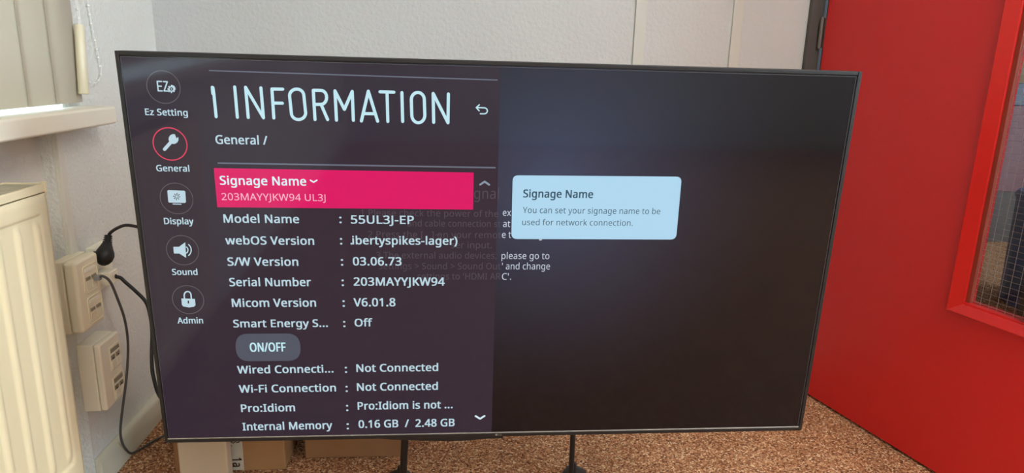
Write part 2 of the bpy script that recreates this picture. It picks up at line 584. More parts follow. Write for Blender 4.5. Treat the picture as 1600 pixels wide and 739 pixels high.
# ------------------------------------------------------------------ radiator
RX, RY1, RY0 = -0.766, 1.336, 0.20
RZ0, RZT = 0.14, 0.786
rad = thing('radiator', 'cream panel radiator with pressed vertical channels below the window sill', 'radiator', (RX, RY1, RZ0))
def rr_(x, y, z):
    return (x - RX, y - RY1, z - RZ0)
def sstep(a, b, t):
    t = max(0.0, min(1.0, (t - a) / (b - a)))
    return t * t * (3 - 2 * t)
PITCH, CH0 = 0.0565, 1.2949
ztop, zbot = 0.7300, 0.215
def depth(y, z):
    # recessed field with a channel every pitch, rounded channel ends
    yfield = sstep(1.312, 1.298, y) * sstep(RY0 + 0.02, RY0 + 0.035, y)
    d = abs(((y - CH0 + PITCH / 2) % PITCH) - PITCH / 2)
    ch = 1 - sstep(0.003, 0.011, d)
    ends = ztop + 0.0005
    field = sstep(ends + 0.004, ends - 0.002, z) * sstep(zbot - 0.004, zbot + 0.002, z)
    cfield = sstep(ends - 0.002, ends - 0.030, z) * sstep(zbot + 0.002, zbot + 0.03, z)
    rim = sstep(0.7585, 0.7615, z) * 0.0015
    return yfield * field * (0.0035 - 0.0045 * (ch * cfield)) + rim
bm = new()
ys = []
yy = RY1 - 0.004
while yy > RY0 + 0.004:
    ys.append(yy)
    yy -= 0.0030
zs = [RZ0 + 0.002, 0.18, 0.205, 0.211, 0.214, 0.217, 0.222, 0.230, 0.240, 0.25, 0.3, 0.4, 0.5, 0.6, 0.66, 0.690, 0.700, 0.706, 0.712, 0.718, 0.723, 0.727, 0.729, 0.731, 0.733, 0.735, 0.74, 0.752, 0.7585, 0.760, 0.7615, 0.768]
grid = [[bm.verts.new(rr_(RX - depth(y_, z_), y_, z_)) for z_ in zs] for y_ in ys]
for i in range(len(ys) - 1):
    for j in range(len(zs) - 1):
        bm.faces.new((grid[i][j], grid[i][j + 1], grid[i + 1][j + 1], grid[i + 1][j]))
o = obj('front_panel', bm, m_rad, rad, smooth=True)
sm = o.modifiers.new('thickness', 'SOLIDIFY'); sm.thickness = 0.0015; sm.offset = -1
obj('back_panel', box(-0.062, -0.060, RY0 - RY1 + 0.004, -0.004, 0.002, 0.62), m_rad, rad)
obj('side_cover', box(-0.070, 0.0006, -0.0035, 0.0000, 0.0, 0.640), m_rad, rad, bevel=0.001)
obj('side_cover', box(-0.070, 0.0006, RY0 - RY1, RY0 - RY1 + 0.0035, 0.0, 0.640), m_rad, rad, bevel=0.001)
# top grille: rolled front lip, back lip, cross bars
bm = new()
add_box(bm, -0.004, 0.0016, RY0 - RY1 - 0.001, 0.0012, 0.630, 0.646)
add_box(bm, -0.074, -0.069, RY0 - RY1 - 0.001, 0.0012, 0.630, 0.646)
add_box(bm, -0.072, 0.0010, -0.004, 0.0014, 0.630, 0.6465)
obj('grille_frame', bm, m_rad, rad, bevel=0.0015)
bm = new()
yy = -0.0125
while yy > RY0 - RY1:
    add_box(bm, -0.070, -0.003, yy - 0.0035, yy + 0.0035, 0.641, 0.6440)
    yy -= 0.0115
for xb in (-0.047, -0.025):
    add_box(bm, xb - 0.0015, xb + 0.0015, RY0 - RY1, -0.004, 0.630, 0.6405)
obj('top_grille', bm, m_grille, rad)
obj('corner_cap', box(-0.006, 0.0028, -0.005, 0.0024, 0.628, 0.6495), m_rad, rad, bevel=0.002)
for y_ in (-0.2, -0.9):
    obj('wall_bracket', box(NX - RX + 0.0, -0.062, y_ - 0.02, y_ + 0.02, 0.05, 0.5), m_rad, rad)
# pipes to the floor at the near end (outside the view)
obj('pipe', add_tube(new(), [(-0.035, RY0 - RY1 + 0.05, 0.01), (-0.035, RY0 - RY1 + 0.05, -RZ0)], 0.009, 10), m_rad, rad)

# ------------------------------------------------------------------ cable conduit
con = thing('cable_trunking', 'narrow white vertical cable trunking on the wall between window sill and upper socket box', 'conduit', (XW, 1.5510, 0.585))
bm = box(0, 0.012, -0.011, 0.011, 0, WZ0 - 0.586)
obj('cover', bm, m_conduit, con, bevel=0.0012)
obj('base_strip', box(0, 0.004, -0.0135, 0.0135, 0.001, WZ0 - 0.587), m_conduit, con)

# ------------------------------------------------------------------ socket boxes on the left wall
def rounded_rect(w, h, r, n=5):
    pts = []
    for cx, cy, a0 in ((w / 2 - r, h / 2 - r, 0), (-w / 2 + r, h / 2 - r, 90), (-w / 2 + r, -h / 2 + r, 180), (w / 2 - r, -h / 2 + r, 270)):
        for i in range(n + 1):
            a = math.radians(a0 + 90 * i / n)
            pts.append((cx + r * math.cos(a), cy + r * math.sin(a)))
    return pts

def ring_plate(bm, x, cy, cz, w, h, r, t, lip):
    """thin raised rounded border on a +x face"""
    o = rounded_rect(w, h, r)
    i = rounded_rect(w - 2 * lip, h - 2 * lip, max(r - lip, 0.0006))
    n = len(o)
    vo0 = [bm.verts.new((x, cy + p[0], cz + p[1])) for p in o]
    vo1 = [bm.verts.new((x + t, cy + p[0], cz + p[1])) for p in o]
    vi1 = [bm.verts.new((x + t, cy + p[0], cz + p[1])) for p in i]
    vi0 = [bm.verts.new((x + 0.0002, cy + p[0], cz + p[1])) for p in i]
    for k_ in range(n):
        j = (k_ + 1) % n
        bm.faces.new((vo0[k_], vo0[j], vo1[j], vo1[k_]))
        bm.faces.new((vo1[k_], vo1[j], vi1[j], vi1[k_]))
        bm.faces.new((vi1[k_], vi1[j], vi0[j], vi0[k_]))
    bm.faces.new(vi0)
    return bm

# upper box: deep rounded cover with two data modules
b1 = thing('socket_box', 'upper cream wall box with rounded cover and two data outlet plates above the square box', 'socket box', (XW, 1.518, 0.4249))
PX1 = 0.050
obj('base', box(0, 0.023, 1.4737 - 1.518, 1.5715 - 1.518, 0.0, 0.1640), m_plastic, b1, bevel=0.002)
bm = new()
add_box(bm, 0.0234, PX1, 1.4742 - 1.518, 1.5710 - 1.518, 0.0005, 0.1635)
obj('cover', bm, m_plastic, b1, bevel=0.0075, seg=5)
for cz, cy in ((0.5395, 1.5290), (0.4670, 1.5330)):
    pl = obj('outlet_plate', ring_plate(new(), PX1, cy - 1.518, cz - 0.4249, 0.0600, 0.0620, 0.007, 0.0022, 0.0016), m_plastic, b1)
    bm = new()
    add_box(bm, PX1, PX1 + 0.0024, cy - 1.518 - 0.022, cy - 1.518 + 0.022, cz - 0.4249 + 0.0165, cz - 0.4249 + 0.0240)
    obj('label_strip', bm, m_plastic_w, pl, bevel=0.0006)
    for s in (-1, 1):
        bm = new()
        yc = cy - 1.518 + s * 0.0125
        zc = cz - 0.4249 - 0.008
        add_box(bm, PX1, PX1 + 0.0030, yc - 0.0108, yc + 0.0108, zc - 0.016, zc + 0.003)
        obj('shutter', bm, m_plastic, pl, bevel=0.0008)
        obj('port', box(PX1, PX1 + 0.0026, yc - 0.0085, yc + 0.0085, zc + 0.0060, zc + 0.0125), m_label, pl)

# lower box: square white box with two plates
b2 = thing('socket_box', 'lower square white wall box with two outlet plates near the baseboard', 'socket box', (XW, 1.571, 0.2110))
PX2 = 0.0515
bm = new()
add_box(bm, 0, 0.036, 1.5260 - 1.571, 1.6190 - 1.571, 0.0, 0.166)
obj('base', bm, m_plastic_w, b2, bevel=0.002)
add_b = new()
add_box(add_b, 0.0365, PX2, 1.5262 - 1.571, 1.6188 - 1.571, 0.0002, 0.1658)
obj('cover', add_b, m_plastic_w, b2, bevel=0.005, seg=3)
for cz, cy in ((0.3240, 1.5900), (0.2470, 1.5905)):
    pl = obj('outlet_plate', ring_plate(new(), PX2, cy - 1.571, cz - 0.211, 0.0520, 0.0600, 0.002, 0.0020, 0.0014), m_plastic_w, b2)
    obj('label_window', box(PX2, PX2 + 0.0016, cy - 1.571 - 0.020, cy - 1.571 + 0.020, cz - 0.211 + 0.0140, cz - 0.211 + 0.0235), m_label, pl)
    obj('label_bar', box(PX2, PX2 + 0.0034, cy - 1.571 - 0.022, cy - 1.571 + 0.022, cz - 0.211 + 0.0095, cz - 0.211 + 0.0125), m_plastic_w, pl)
    for s in (-1, 1):
        yc = cy - 1.571 + s * 0.0120
        zc = cz - 0.211 - 0.010
        bm = new()
        add_box(bm, PX2, PX2 + 0.0034, yc - 0.0100, yc + 0.0100, zc - 0.016, zc + 0.006)
        obj('shutter', bm, m_plastic_w, pl, bevel=0.001)
        obj('port', box(PX2, PX2 + 0.0016, yc - 0.0085, yc + 0.0085, zc + 0.0068, zc + 0.0165), m_label, pl)
        obj('port_hole', box(PX2 + 0.0002, PX2 + 0.0022, yc - 0.0025, yc + 0.0025, zc + 0.0072, zc + 0.0110), m_hole, pl)

# third box: wall outlet that holds the two mains plugs
b3 = thing('wall_outlet', 'shallow white double mains outlet behind the black plug and white plug', 'outlet', (XW, 1.652, 0.478))
obj('base', box(0, 0.0215, 1.6155 - 1.652, 1.6900 - 1.652, 0.0, 0.1050), m_plastic_w, b3, bevel=0.0022)
bm = new()
for zc in (0.073, 0.030):
    add_cyl(bm, (0.0213, -0.006, zc), 0.0175, 0.0018, 24, 'x')
obj('socket_face', bm, m_plastic_w, b3)

# white adapter plug with black cord
pw_ = thing('white_plug', 'white square mains plug below the black plug with thick black cord', 'plug', (XW + 0.0232, 1.615, 0.5130))
bm = new()
add_box(bm, 0.0, 0.034, 1.5960 - 1.615, 1.6400 - 1.615, -0.0150, 0.0165)
obj('plug_body', bm, m_plastic_w, pw_, bevel=0.0025)
bm = new()
add_cyl(bm, (0.013, -0.0215, 0.006), 0.0105, 0.006, 20, 'y')
obj('collar', bm, m_plastic_w, pw_, bevel=0.001)
obj('cord_hole', add_cyl(new(), (0.0335, 0.0100, -0.001), 0.0055, 0.0012, 16, 'x'), m_hole, pw_)
P = [(-0.802, 1.6252, 0.5118), (-0.79, 1.6262, 0.5080), (-0.78, 1.6238, 0.4992), (-0.755, 1.6183, 0.4769), (-0.73, 1.609, 0.4526), (-0.715, 1.590, 0.425), (-0.705, 1.5685, 0.3919), (-0.7000, 1.5411, 0.3374), (-0.690, 1.5183, 0.2994),
     (-0.655, 1.470, 0.27), (-0.58, 1.40, 0.30), (-0.48, 1.30, 0.42), (-0.42, 1.255, 0.52)]
bm = new()
add_tube(bm, [Vector(p) - Vector((XW + 0.0232, 1.615, 0.5130)) for p in smooth_path(P)], 0.0042, 12)
obj('cord', bm, m_black_rubber, pw_, smooth=True)

# black moulded plug with cord going up and behind the screen
bp_ = thing('black_plug', 'black moulded mains plug in the wall outlet with its cord arching behind the screen', 'plug', (XW + 0.0232, 1.605, 0.570))
def rp(p):
    return Vector(p) - Vector((XW + 0.0232, 1.605, 0.570))
path = [(-0.806, 1.5870, 0.5500), (-0.806, 1.5885, 0.5530), (-0.806, 1.5925, 0.5600), (-0.806, 1.5980, 0.5700), (-0.806, 1.6030, 0.5775), (-0.806, 1.6085, 0.5850), (-0.806, 1.6140, 0.5920), (-0.806, 1.6180, 0.5970)]
bm = new()
add_tube(bm, [rp(p) for p in path], [0.004, 0.0105, 0.0175, 0.0205, 0.0190, 0.0150, 0.0115, 0.0095], 20)
add_tube(bm, [rp((-0.829, 1.600, 0.568)), rp((-0.806, 1.603, 0.570))], [0.0125, 0.0125], 20)
obj('plug_body', bm, m_black_rubber, bp_, smooth=True)
bm = new()
a, b = Vector((-0.806, 1.6180, 0.5970)), Vector((-0.804, 1.6230, 0.6140))
for i in range(4):
    c = a.lerp(b, i / 4 + 0.02); d = a.lerp(b, i / 4 + 0.19)
    add_tube(bm, [rp(c), rp(d)], 0.0098 - 0.0005 * i, 16)
add_tube(bm, [rp(a), rp(b)], 0.0068, 12)
obj('strain_relief', bm, m_black_rubber, bp_)
P = [(-0.804, 1.6225, 0.6120), (-0.797, 1.6200, 0.6210), (-0.77, 1.5960, 0.6370), (-0.74, 1.5728, 0.6495), (-0.71, 1.5583, 0.6501), (-0.69, 1.549, 0.6451), (-0.64, 1.50, 0.62), (-0.55, 1.40, 0.58), (-0.46, 1.30, 0.55), (-0.42, 1.252, 0.54)]
obj('cord', add_tube(new(), [rp(p) for p in smooth_path(P)], 0.0037, 12), m_black_rubber, bp_, smooth=True)

# grey network cable hanging from the upper box to the floor
nc = thing('network_cable', 'thin grey network cable hanging from the upper box and curling onto the carpet', 'cable', (-0.84, 1.65, 0.0))
def rn(p):
    return Vector(p) - Vector((-0.84, 1.65, 0.0))
bm = new()
add_box(bm, -0.8035 + 0.84, -0.7905 + 0.84, 1.5335 - 1.65, 1.5460 - 1.65, 0.5300, 0.5410)
obj('network_plug', bm, m_clear_plug, nc, bevel=0.001)
P = [(-0.7950, 1.5385, 0.5360), (-0.785, 1.5375, 0.5400), (-0.775, 1.5468, 0.5239), (-0.77, 1.5592, 0.4812), (-0.77, 1.5821, 0.4176), (-0.775, 1.5933, 0.348), (-0.78, 1.5788, 0.2725), (-0.792, 1.5685, 0.1979),
     (-0.806, 1.573, 0.1350), (-0.822, 1.605, 0.0850), (-0.835, 1.645, 0.0400), (-0.838, 1.675, 0.0100), (-0.8300, 1.7000, 0.0045), (-0.8154, 1.7352, 0.004), (-0.7944, 1.7709, 0.004), (-0.74, 1.84, 0.004), (-0.62, 1.90, 0.004), (-0.5, 1.93, 0.004)]
obj('cord', add_tube(new(), [rn(p) for p in smooth_path(P)], 0.0030, 10), m_grey_cord, nc, smooth=True)
SCREEN_TEXT = [
    ('Model Name', -0.47466, 0.42621, 0.12475, 0.0142, 3, 'text', 1),
    ('55UL3J-EP', -0.26147, 0.42625, 0.10713, 0.01442, 3, 'text', 1),
    (':', -0.28102, 0.42691, 0.00283, 0.01439, 3, 'text', 1),
    ('webOS Version', -0.47493, 0.38734, 0.14844, 0.01445, 3, 'text', 1),
    ('ibertyspikes-lager)', -0.2603, 0.3885, 0.18175, 0.01468, 3, 'text', 1),
    (':', -0.28148, 0.38834, 0.00285, 0.01466, 3, 'text', 1),
    ('S/W Version', -0.47467, 0.34878, 0.11901, 0.01472, 3, 'text', 1),
    ('03.06.73', -0.26077, 0.34981, 0.08392, 0.01495, 3, 'text', 1),
    (':', -0.28138, 0.34947, 0.00287, 0.01493, 3, 'text', 1),
    ('Serial Number', -0.47474, 0.31081, 0.1389, 0.01498, 3, 'text', 1),
    ('203MAYYJKW94', -0.26077, 0.31163, 0.1603, 0.01521, 3, 'text', 1),
    (':', -0.28168, 0.31116, 0.0029, 0.01519, 3, 'text', 1),
    ('Micom Version', -0.47375, 0.27166, 0.14469, 0.01526, 3, 'text', 1),
    ('V6.01.8', -0.26214, 0.27201, 0.07322, 0.01549, 3, 'text', 1),
    (':', -0.28167, 0.27153, 0.00293, 0.01547, 3, 'text', 1),
    ('Smart Energy S...', -0.47456, 0.23252, 0.16432, 0.01431, 3, 'text', 1),
    ('Off', -0.26178, 0.23304, 0.03083, 0.01452, 3, 'text', 1),
    (':', -0.28207, 0.23223, 0.00295, 0.0145, 3, 'text', 1),
    ('Wired Connecti...', -0.47496, 0.14125, 0.17071, 0.01491, 3, 'text', 1),
    ('Not Connected', -0.26166, 0.14187, 0.14931, 0.01513, 3, 'text', 1),
    (':', -0.28263, 0.14044, 0.00302, 0.01511, 3, 'text', 1),
    ('Wi-Fi Connection', -0.47504, 0.10219, 0.17376, 0.01517, 3, 'text', 1),
    ('Not Connected', -0.26191, 0.10279, 0.14894, 0.01539, 3, 'text', 1),
    (':', -0.28284, 0.10112, 0.00304, 0.01538, 3, 'text', 1),
    ('Pro:Idiom', -0.47457, 0.06214, 0.09662, 0.01544, 3, 'text', 1),
    ('Pro:Idiom is not ...', -0.26194, 0.06315, 0.1768, 0.01566, 3, 'text', 1),
    (':', -0.2833, 0.06104, 0.00307, 0.01565, 3, 'text', 1),
    ('Internal Memory', -0.47498, 0.02329, 0.16359, 0.01571, 3, 'text', 1),
    ('0.16 GB  /  2.48 GB', -0.26155, 0.02418, 0.18042, 0.01593, 3, 'text', 1),
    (':', -0.28382, 0.0219, 0.00309, 0.01592, 3, 'text', 1),
    ('Signage Name', -0.4749, 0.49223, 0.14053, 0.01462, 4, 'bright', 1),
    ('203MAYYJKW94 UL3J', -0.47483, 0.46559, 0.17173, 0.01194, 4, 'pinktext', 0),
    ('.', -0.26359, 0.38848, 0.0022, 0.01468, 3, 'text', 1),
    ('General /', -0.47583, 0.5608, 0.08249, 0.01413, 3, 'text', 1),
    ('ON/OFF', -0.44926, 0.18471, 0.06208, 0.01716, 4, 'title', 1),
    ('Ez Setting', -0.582, 0.60557, 0.06569, 0.01024, 3, 'text', 1),
    ('General', -0.57514, 0.51364, 0.05232, 0.01029, 3, 'text', 1),
    ('Display', -0.57255, 0.42277, 0.04755, 0.01076, 3, 'text', 1),
    ('Sound', -0.56919, 0.33163, 0.04177, 0.01077, 3, 'text', 1),
    ('Admin', -0.56972, 0.2405, 0.04301, 0.01124, 3, 'text', 1),
    ('Signage Name', 0.0363, 0.47605, 0.12298, 0.01371, 6, 'dark', 1),
    ('You can set your signage name to be', 0.03627, 0.44766, 0.24723, 0.01089, 6, 'darkgrey', 0),
    ('used for network connection.', 0.03601, 0.4257, 0.19924, 0.01077, 6, 'darkgrey', 0),
    ('ex', 0.0012, 0.44212, 0.01444, 0.01194, 1, 'light', 0),
    ('at', 0.00208, 0.4217, 0.01269, 0.01205, 1, 'light', 0),
    ('e t', 0.00067, 0.40165, 0.01617, 0.01216, 1, 'light', 0),
    ('please go to', 0.001, 0.36222, 0.0863, 0.01226, 1, 'light', 0),
    ("' and change", 0.0022, 0.34247, 0.08706, 0.01238, 1, 'light', 0),
    ("C'.", 0.00272, 0.32266, 0.0167, 0.0125, 1, 'light', 0),
    ('gnal', -0.04989, 0.47272, 0.04334, 0.01873, 2, 'ghost', 0),
    ('1 Please check the power of the', -0.24479, 0.44001, 0.23788, 0.01139, 2, 'ghost', 0),
    ('and cable connection st', -0.16491, 0.42166, 0.16243, 0.01156, 2, 'ghost', 0),
    ('2 Press the [   ] on your remot', -0.23361, 0.40124, 0.23278, 0.01161, 2, 'ghost', 0),
    ('ser input.', -0.08889, 0.38223, 0.0719, 0.01184, 2, 'ghost', 0),
    ('3 The external audio devices,', -0.22017, 0.36275, 0.21231, 0.01184, 2, 'ghost', 0),
    ('Settings > Sound > Sound Out', -0.21644, 0.34261, 0.21598, 0.01195, 2, 'ghost', 0),
    ("settings to 'HDMI AR", -0.14841, 0.32325, 0.14844, 0.01211, 2, 'ghost', 0),
]
SCREEN_STROKES = [
    ('title_letter', [[(-0.47261, 0.65156), (-0.47213, 0.64145), (-0.47178, 0.60499)], [(-0.47356, 0.65204), (-0.47368, 0.64192)]], 0.00489, 3, 'title'),
    ('title_letter', [[(-0.43849, 0.6535), (-0.43823, 0.60475)]], 0.00491, 3, 'title'),
    ('title_letter', [[(-0.42097, 0.6048), (-0.42146, 0.6533), (-0.39672, 0.60488), (-0.39735, 0.65297)]], 0.00499, 3, 'title'),
    ('title_letter', [[(-0.38017, 0.60491), (-0.38009, 0.65156), (-0.36297, 0.65176)], [(-0.38018, 0.62904), (-0.36491, 0.62918)]], 0.00502, 3, 'title'),
    ('title_letter', [[(-0.35275, 0.64138), (-0.35219, 0.6442), (-0.35089, 0.64685), (-0.34894, 0.64913), (-0.34648, 0.65091), (-0.34367, 0.65206), (-0.34069, 0.6525), (-0.33776, 0.6522), (-0.33507, 0.65119), (-0.3328, 0.64952), (-0.33111, 0.64731), (-0.33011, 0.64472), (-0.32988, 0.64191), (-0.32851, 0.61422), (-0.32906, 0.61141), (-0.33035, 0.60876), (-0.33231, 0.60647), (-0.3348, 0.60469), (-0.33765, 0.60355), (-0.34066, 0.60311), (-0.34362, 0.60342), (-0.34634, 0.60445), (-0.34863, 0.60613), (-0.35033, 0.60834), (-0.35132, 0.61094), (-0.35155, 0.61373), (-0.35275, 0.64138)]], 0.00499, 3, 'title'),
    ('title_letter', [[(-0.31401, 0.60366), (-0.31438, 0.65109), (-0.30344, 0.65114), (-0.30027, 0.65105), (-0.29746, 0.64979), (-0.29523, 0.64734), (-0.29385, 0.64401), (-0.29349, 0.64018), (-0.2942, 0.63631), (-0.2959, 0.63289), (-0.29837, 0.63031), (-0.30133, 0.6289), (-0.30453, 0.62856), (-0.31399, 0.62845)], [(-0.30298, 0.62859), (-0.29348, 0.60408)]], 0.00507, 3, 'title'),
    ('title_letter', [[(-0.27919, 0.60332), (-0.27966, 0.65109), (-0.26558, 0.62141), (-0.25188, 0.65073), (-0.25167, 0.60367)]], 0.0051, 3, 'title'),
    ('title_letter', [[(-0.23853, 0.60288), (-0.2258, 0.65176), (-0.2119, 0.603)], [(-0.23564, 0.61514), (-0.21556, 0.61536)]], 0.00513, 3, 'title'),
    ('title_letter', [[(-0.20684, 0.65118), (-0.18427, 0.65109)], [(-0.19541, 0.65103), (-0.19517, 0.60291)]], 0.00509, 3, 'title'),
    ('title_letter', [[(-0.17123, 0.65078), (-0.17069, 0.60341)]], 0.00512, 3, 'title'),
    ('title_letter', [[(-0.15599, 0.63949), (-0.15559, 0.6426), (-0.15448, 0.64551), (-0.15276, 0.64803), (-0.15052, 0.64998), (-0.14793, 0.65123), (-0.14516, 0.6517), (-0.14239, 0.65136), (-0.13982, 0.65023), (-0.13762, 0.64838), (-0.13593, 0.64594), (-0.13488, 0.64307), (-0.13453, 0.63997), (-0.13384, 0.61476), (-0.13423, 0.61146), (-0.13533, 0.60837), (-0.13706, 0.6057), (-0.13932, 0.60362), (-0.14195, 0.6023), (-0.14475, 0.6018), (-0.14755, 0.60218), (-0.15015, 0.6034), (-0.15237, 0.60538), (-0.15406, 0.60799), (-0.1551, 0.61103), (-0.15543, 0.61431), (-0.15599, 0.63949)]], 0.00515, 3, 'title'),
    ('title_letter', [[(-0.11922, 0.60296), (-0.11995, 0.65053), (-0.09531, 0.6028), (-0.09484, 0.65029)]], 0.00522, 3, 'title'),
    ('return_arrow', [[(-0.04321, 0.63383), (-0.04827, 0.62897), (-0.04337, 0.62388)], [(-0.04784, 0.62898), (-0.03563, 0.62893), (-0.03405, 0.62888), (-0.03229, 0.62833), (-0.03085, 0.62725), (-0.02988, 0.62577), (-0.02953, 0.62407), (-0.02982, 0.62236), (-0.03072, 0.62084), (-0.03213, 0.61969), (-0.03387, 0.61906), (-0.03545, 0.61895), (-0.04136, 0.61893)]], 0.00203, 3, 'title'),
    ('divider_line', [[(-0.47573, 0.67825), (-0.01418, 0.67491)]], 0.00178, 3, 'grey'),
    ('divider_line', [[(-0.47541, 0.52863), (-0.01418, 0.52763)]], 0.00247, 3, 'grey'),
    ('scroll_chevron', [[(-0.03953, 0.49757), (-0.03188, 0.50297), (-0.02391, 0.49754)]], 0.00332, 3, 'midgrey'),
    ('scroll_chevron', [[(-0.04061, 0.04511), (-0.03193, 0.03911), (-0.02369, 0.04506)]], 0.00368, 3, 'bright'),
    ('dropdown_chevron', [[(-0.32677, 0.50159), (-0.32154, 0.49824), (-0.31596, 0.50173)]], 0.00233, 4, 'bright'),
    ('menu_ring', [[(-0.5235, 0.65051), (-0.52372, 0.65386), (-0.52437, 0.65715), (-0.52545, 0.66033), (-0.52694, 0.66334), (-0.5288, 0.66613), (-0.53101, 0.66866), (-0.53354, 0.67087), (-0.53633, 0.67273), (-0.53934, 0.67422), (-0.54252, 0.6753), (-0.54581, 0.67595), (-0.54916, 0.67617), (-0.55251, 0.67595), (-0.5558, 0.6753), (-0.55898, 0.67422), (-0.56199, 0.67273), (-0.56478, 0.67087), (-0.56731, 0.66866), (-0.56952, 0.66613), (-0.57138, 0.66334), (-0.57287, 0.66033), (-0.57395, 0.65715), (-0.5746, 0.65386), (-0.57482, 0.65051), (-0.5746, 0.64716), (-0.57395, 0.64387), (-0.57287, 0.64069), (-0.57138, 0.63768), (-0.56952, 0.63489), (-0.56731, 0.63236), (-0.56478, 0.63015), (-0.56199, 0.62829), (-0.55898, 0.6268), (-0.5558, 0.62572), (-0.55251, 0.62507), (-0.54916, 0.62485), (-0.54581, 0.62507), (-0.54252, 0.62572), (-0.53934, 0.6268), (-0.53633, 0.62829), (-0.53354, 0.63015), (-0.53101, 0.63236), (-0.5288, 0.63489), (-0.52694, 0.63768), (-0.52545, 0.64069), (-0.52437, 0.64387), (-0.52372, 0.64716), (-0.5235, 0.65051)]], 0.00128, 3, 'ring'),
    ('menu_ring', [[(-0.52223, 0.5591), (-0.52246, 0.56258), (-0.52314, 0.566), (-0.52426, 0.56931), (-0.5258, 0.57244), (-0.52774, 0.57534), (-0.53004, 0.57796), (-0.53266, 0.58026), (-0.53556, 0.5822), (-0.53869, 0.58374), (-0.542, 0.58486), (-0.54542, 0.58554), (-0.5489, 0.58577), (-0.55238, 0.58554), (-0.5558, 0.58486), (-0.55911, 0.58374), (-0.56224, 0.5822), (-0.56514, 0.58026), (-0.56776, 0.57796), (-0.57006, 0.57534), (-0.572, 0.57244), (-0.57354, 0.56931), (-0.57466, 0.566), (-0.57534, 0.56258), (-0.57557, 0.5591), (-0.57534, 0.55562), (-0.57466, 0.5522), (-0.57354, 0.54889), (-0.572, 0.54576), (-0.57006, 0.54286), (-0.56776, 0.54024), (-0.56514, 0.53794), (-0.56224, 0.536), (-0.55911, 0.53446), (-0.5558, 0.53334), (-0.55238, 0.53266), (-0.5489, 0.53243), (-0.54542, 0.53266), (-0.542, 0.53334), (-0.53869, 0.53446), (-0.53556, 0.536), (-0.53266, 0.53794), (-0.53004, 0.54024), (-0.52774, 0.54286), (-0.5258, 0.54576), (-0.52426, 0.54889), (-0.52314, 0.5522), (-0.52246, 0.55562), (-0.52223, 0.5591)]], 0.00192, 3, 'pinkring'),
    ('menu_ring', [[(-0.52182, 0.46745), (-0.52204, 0.4709), (-0.52272, 0.4743), (-0.52383, 0.47758), (-0.52536, 0.48068), (-0.52728, 0.48356), (-0.52957, 0.48616), (-0.53217, 0.48845), (-0.53505, 0.49037), (-0.53815, 0.4919), (-0.54143, 0.49301), (-0.54483, 0.49369), (-0.54828, 0.49391), (-0.55173, 0.49369), (-0.55513, 0.49301), (-0.55841, 0.4919), (-0.56151, 0.49037), (-0.56439, 0.48845), (-0.56699, 0.48616), (-0.56928, 0.48356), (-0.5712, 0.48068), (-0.57273, 0.47758), (-0.57384, 0.4743), (-0.57452, 0.4709), (-0.57474, 0.46745), (-0.57452, 0.464), (-0.57384, 0.4606), (-0.57273, 0.45732), (-0.5712, 0.45422), (-0.56928, 0.45134), (-0.56699, 0.44874), (-0.56439, 0.44645), (-0.56151, 0.44453), (-0.55841, 0.443), (-0.55513, 0.44189), (-0.55173, 0.44121), (-0.54828, 0.44099), (-0.54483, 0.44121), (-0.54143, 0.44189), (-0.53815, 0.443), (-0.53505, 0.44453), (-0.53217, 0.44645), (-0.52957, 0.44874), (-0.52728, 0.45134), (-0.52536, 0.45422), (-0.52383, 0.45732), (-0.52272, 0.4606), (-0.52204, 0.464), (-0.52182, 0.46745)]], 0.00114, 3, 'ring'),
    ('menu_ring', [[(-0.52135, 0.37631), (-0.52158, 0.37976), (-0.52225, 0.38315), (-0.52337, 0.38642), (-0.52489, 0.38952), (-0.52681, 0.3924), (-0.52909, 0.395), (-0.53169, 0.39728), (-0.53457, 0.3992), (-0.53767, 0.40072), (-0.54094, 0.40184), (-0.54433, 0.40251), (-0.54778, 0.40274), (-0.55123, 0.40251), (-0.55462, 0.40184), (-0.55789, 0.40072), (-0.56099, 0.3992), (-0.56387, 0.39728), (-0.56647, 0.395), (-0.56875, 0.3924), (-0.57067, 0.38952), (-0.57219, 0.38642), (-0.57331, 0.38315), (-0.57398, 0.37976), (-0.57421, 0.37631), (-0.57398, 0.37286), (-0.57331, 0.36947), (-0.57219, 0.3662), (-0.57067, 0.3631), (-0.56875, 0.36022), (-0.56647, 0.35762), (-0.56387, 0.35534), (-0.56099, 0.35342), (-0.55789, 0.3519), (-0.55462, 0.35078), (-0.55123, 0.35011), (-0.54778, 0.34988), (-0.54433, 0.35011), (-0.54094, 0.35078), (-0.53767, 0.3519), (-0.53457, 0.35342), (-0.53169, 0.35534), (-0.52909, 0.35762), (-0.52681, 0.36022), (-0.52489, 0.3631), (-0.52337, 0.3662), (-0.52225, 0.36947), (-0.52158, 0.37286), (-0.52135, 0.37631)]], 0.00116, 3, 'ring'),
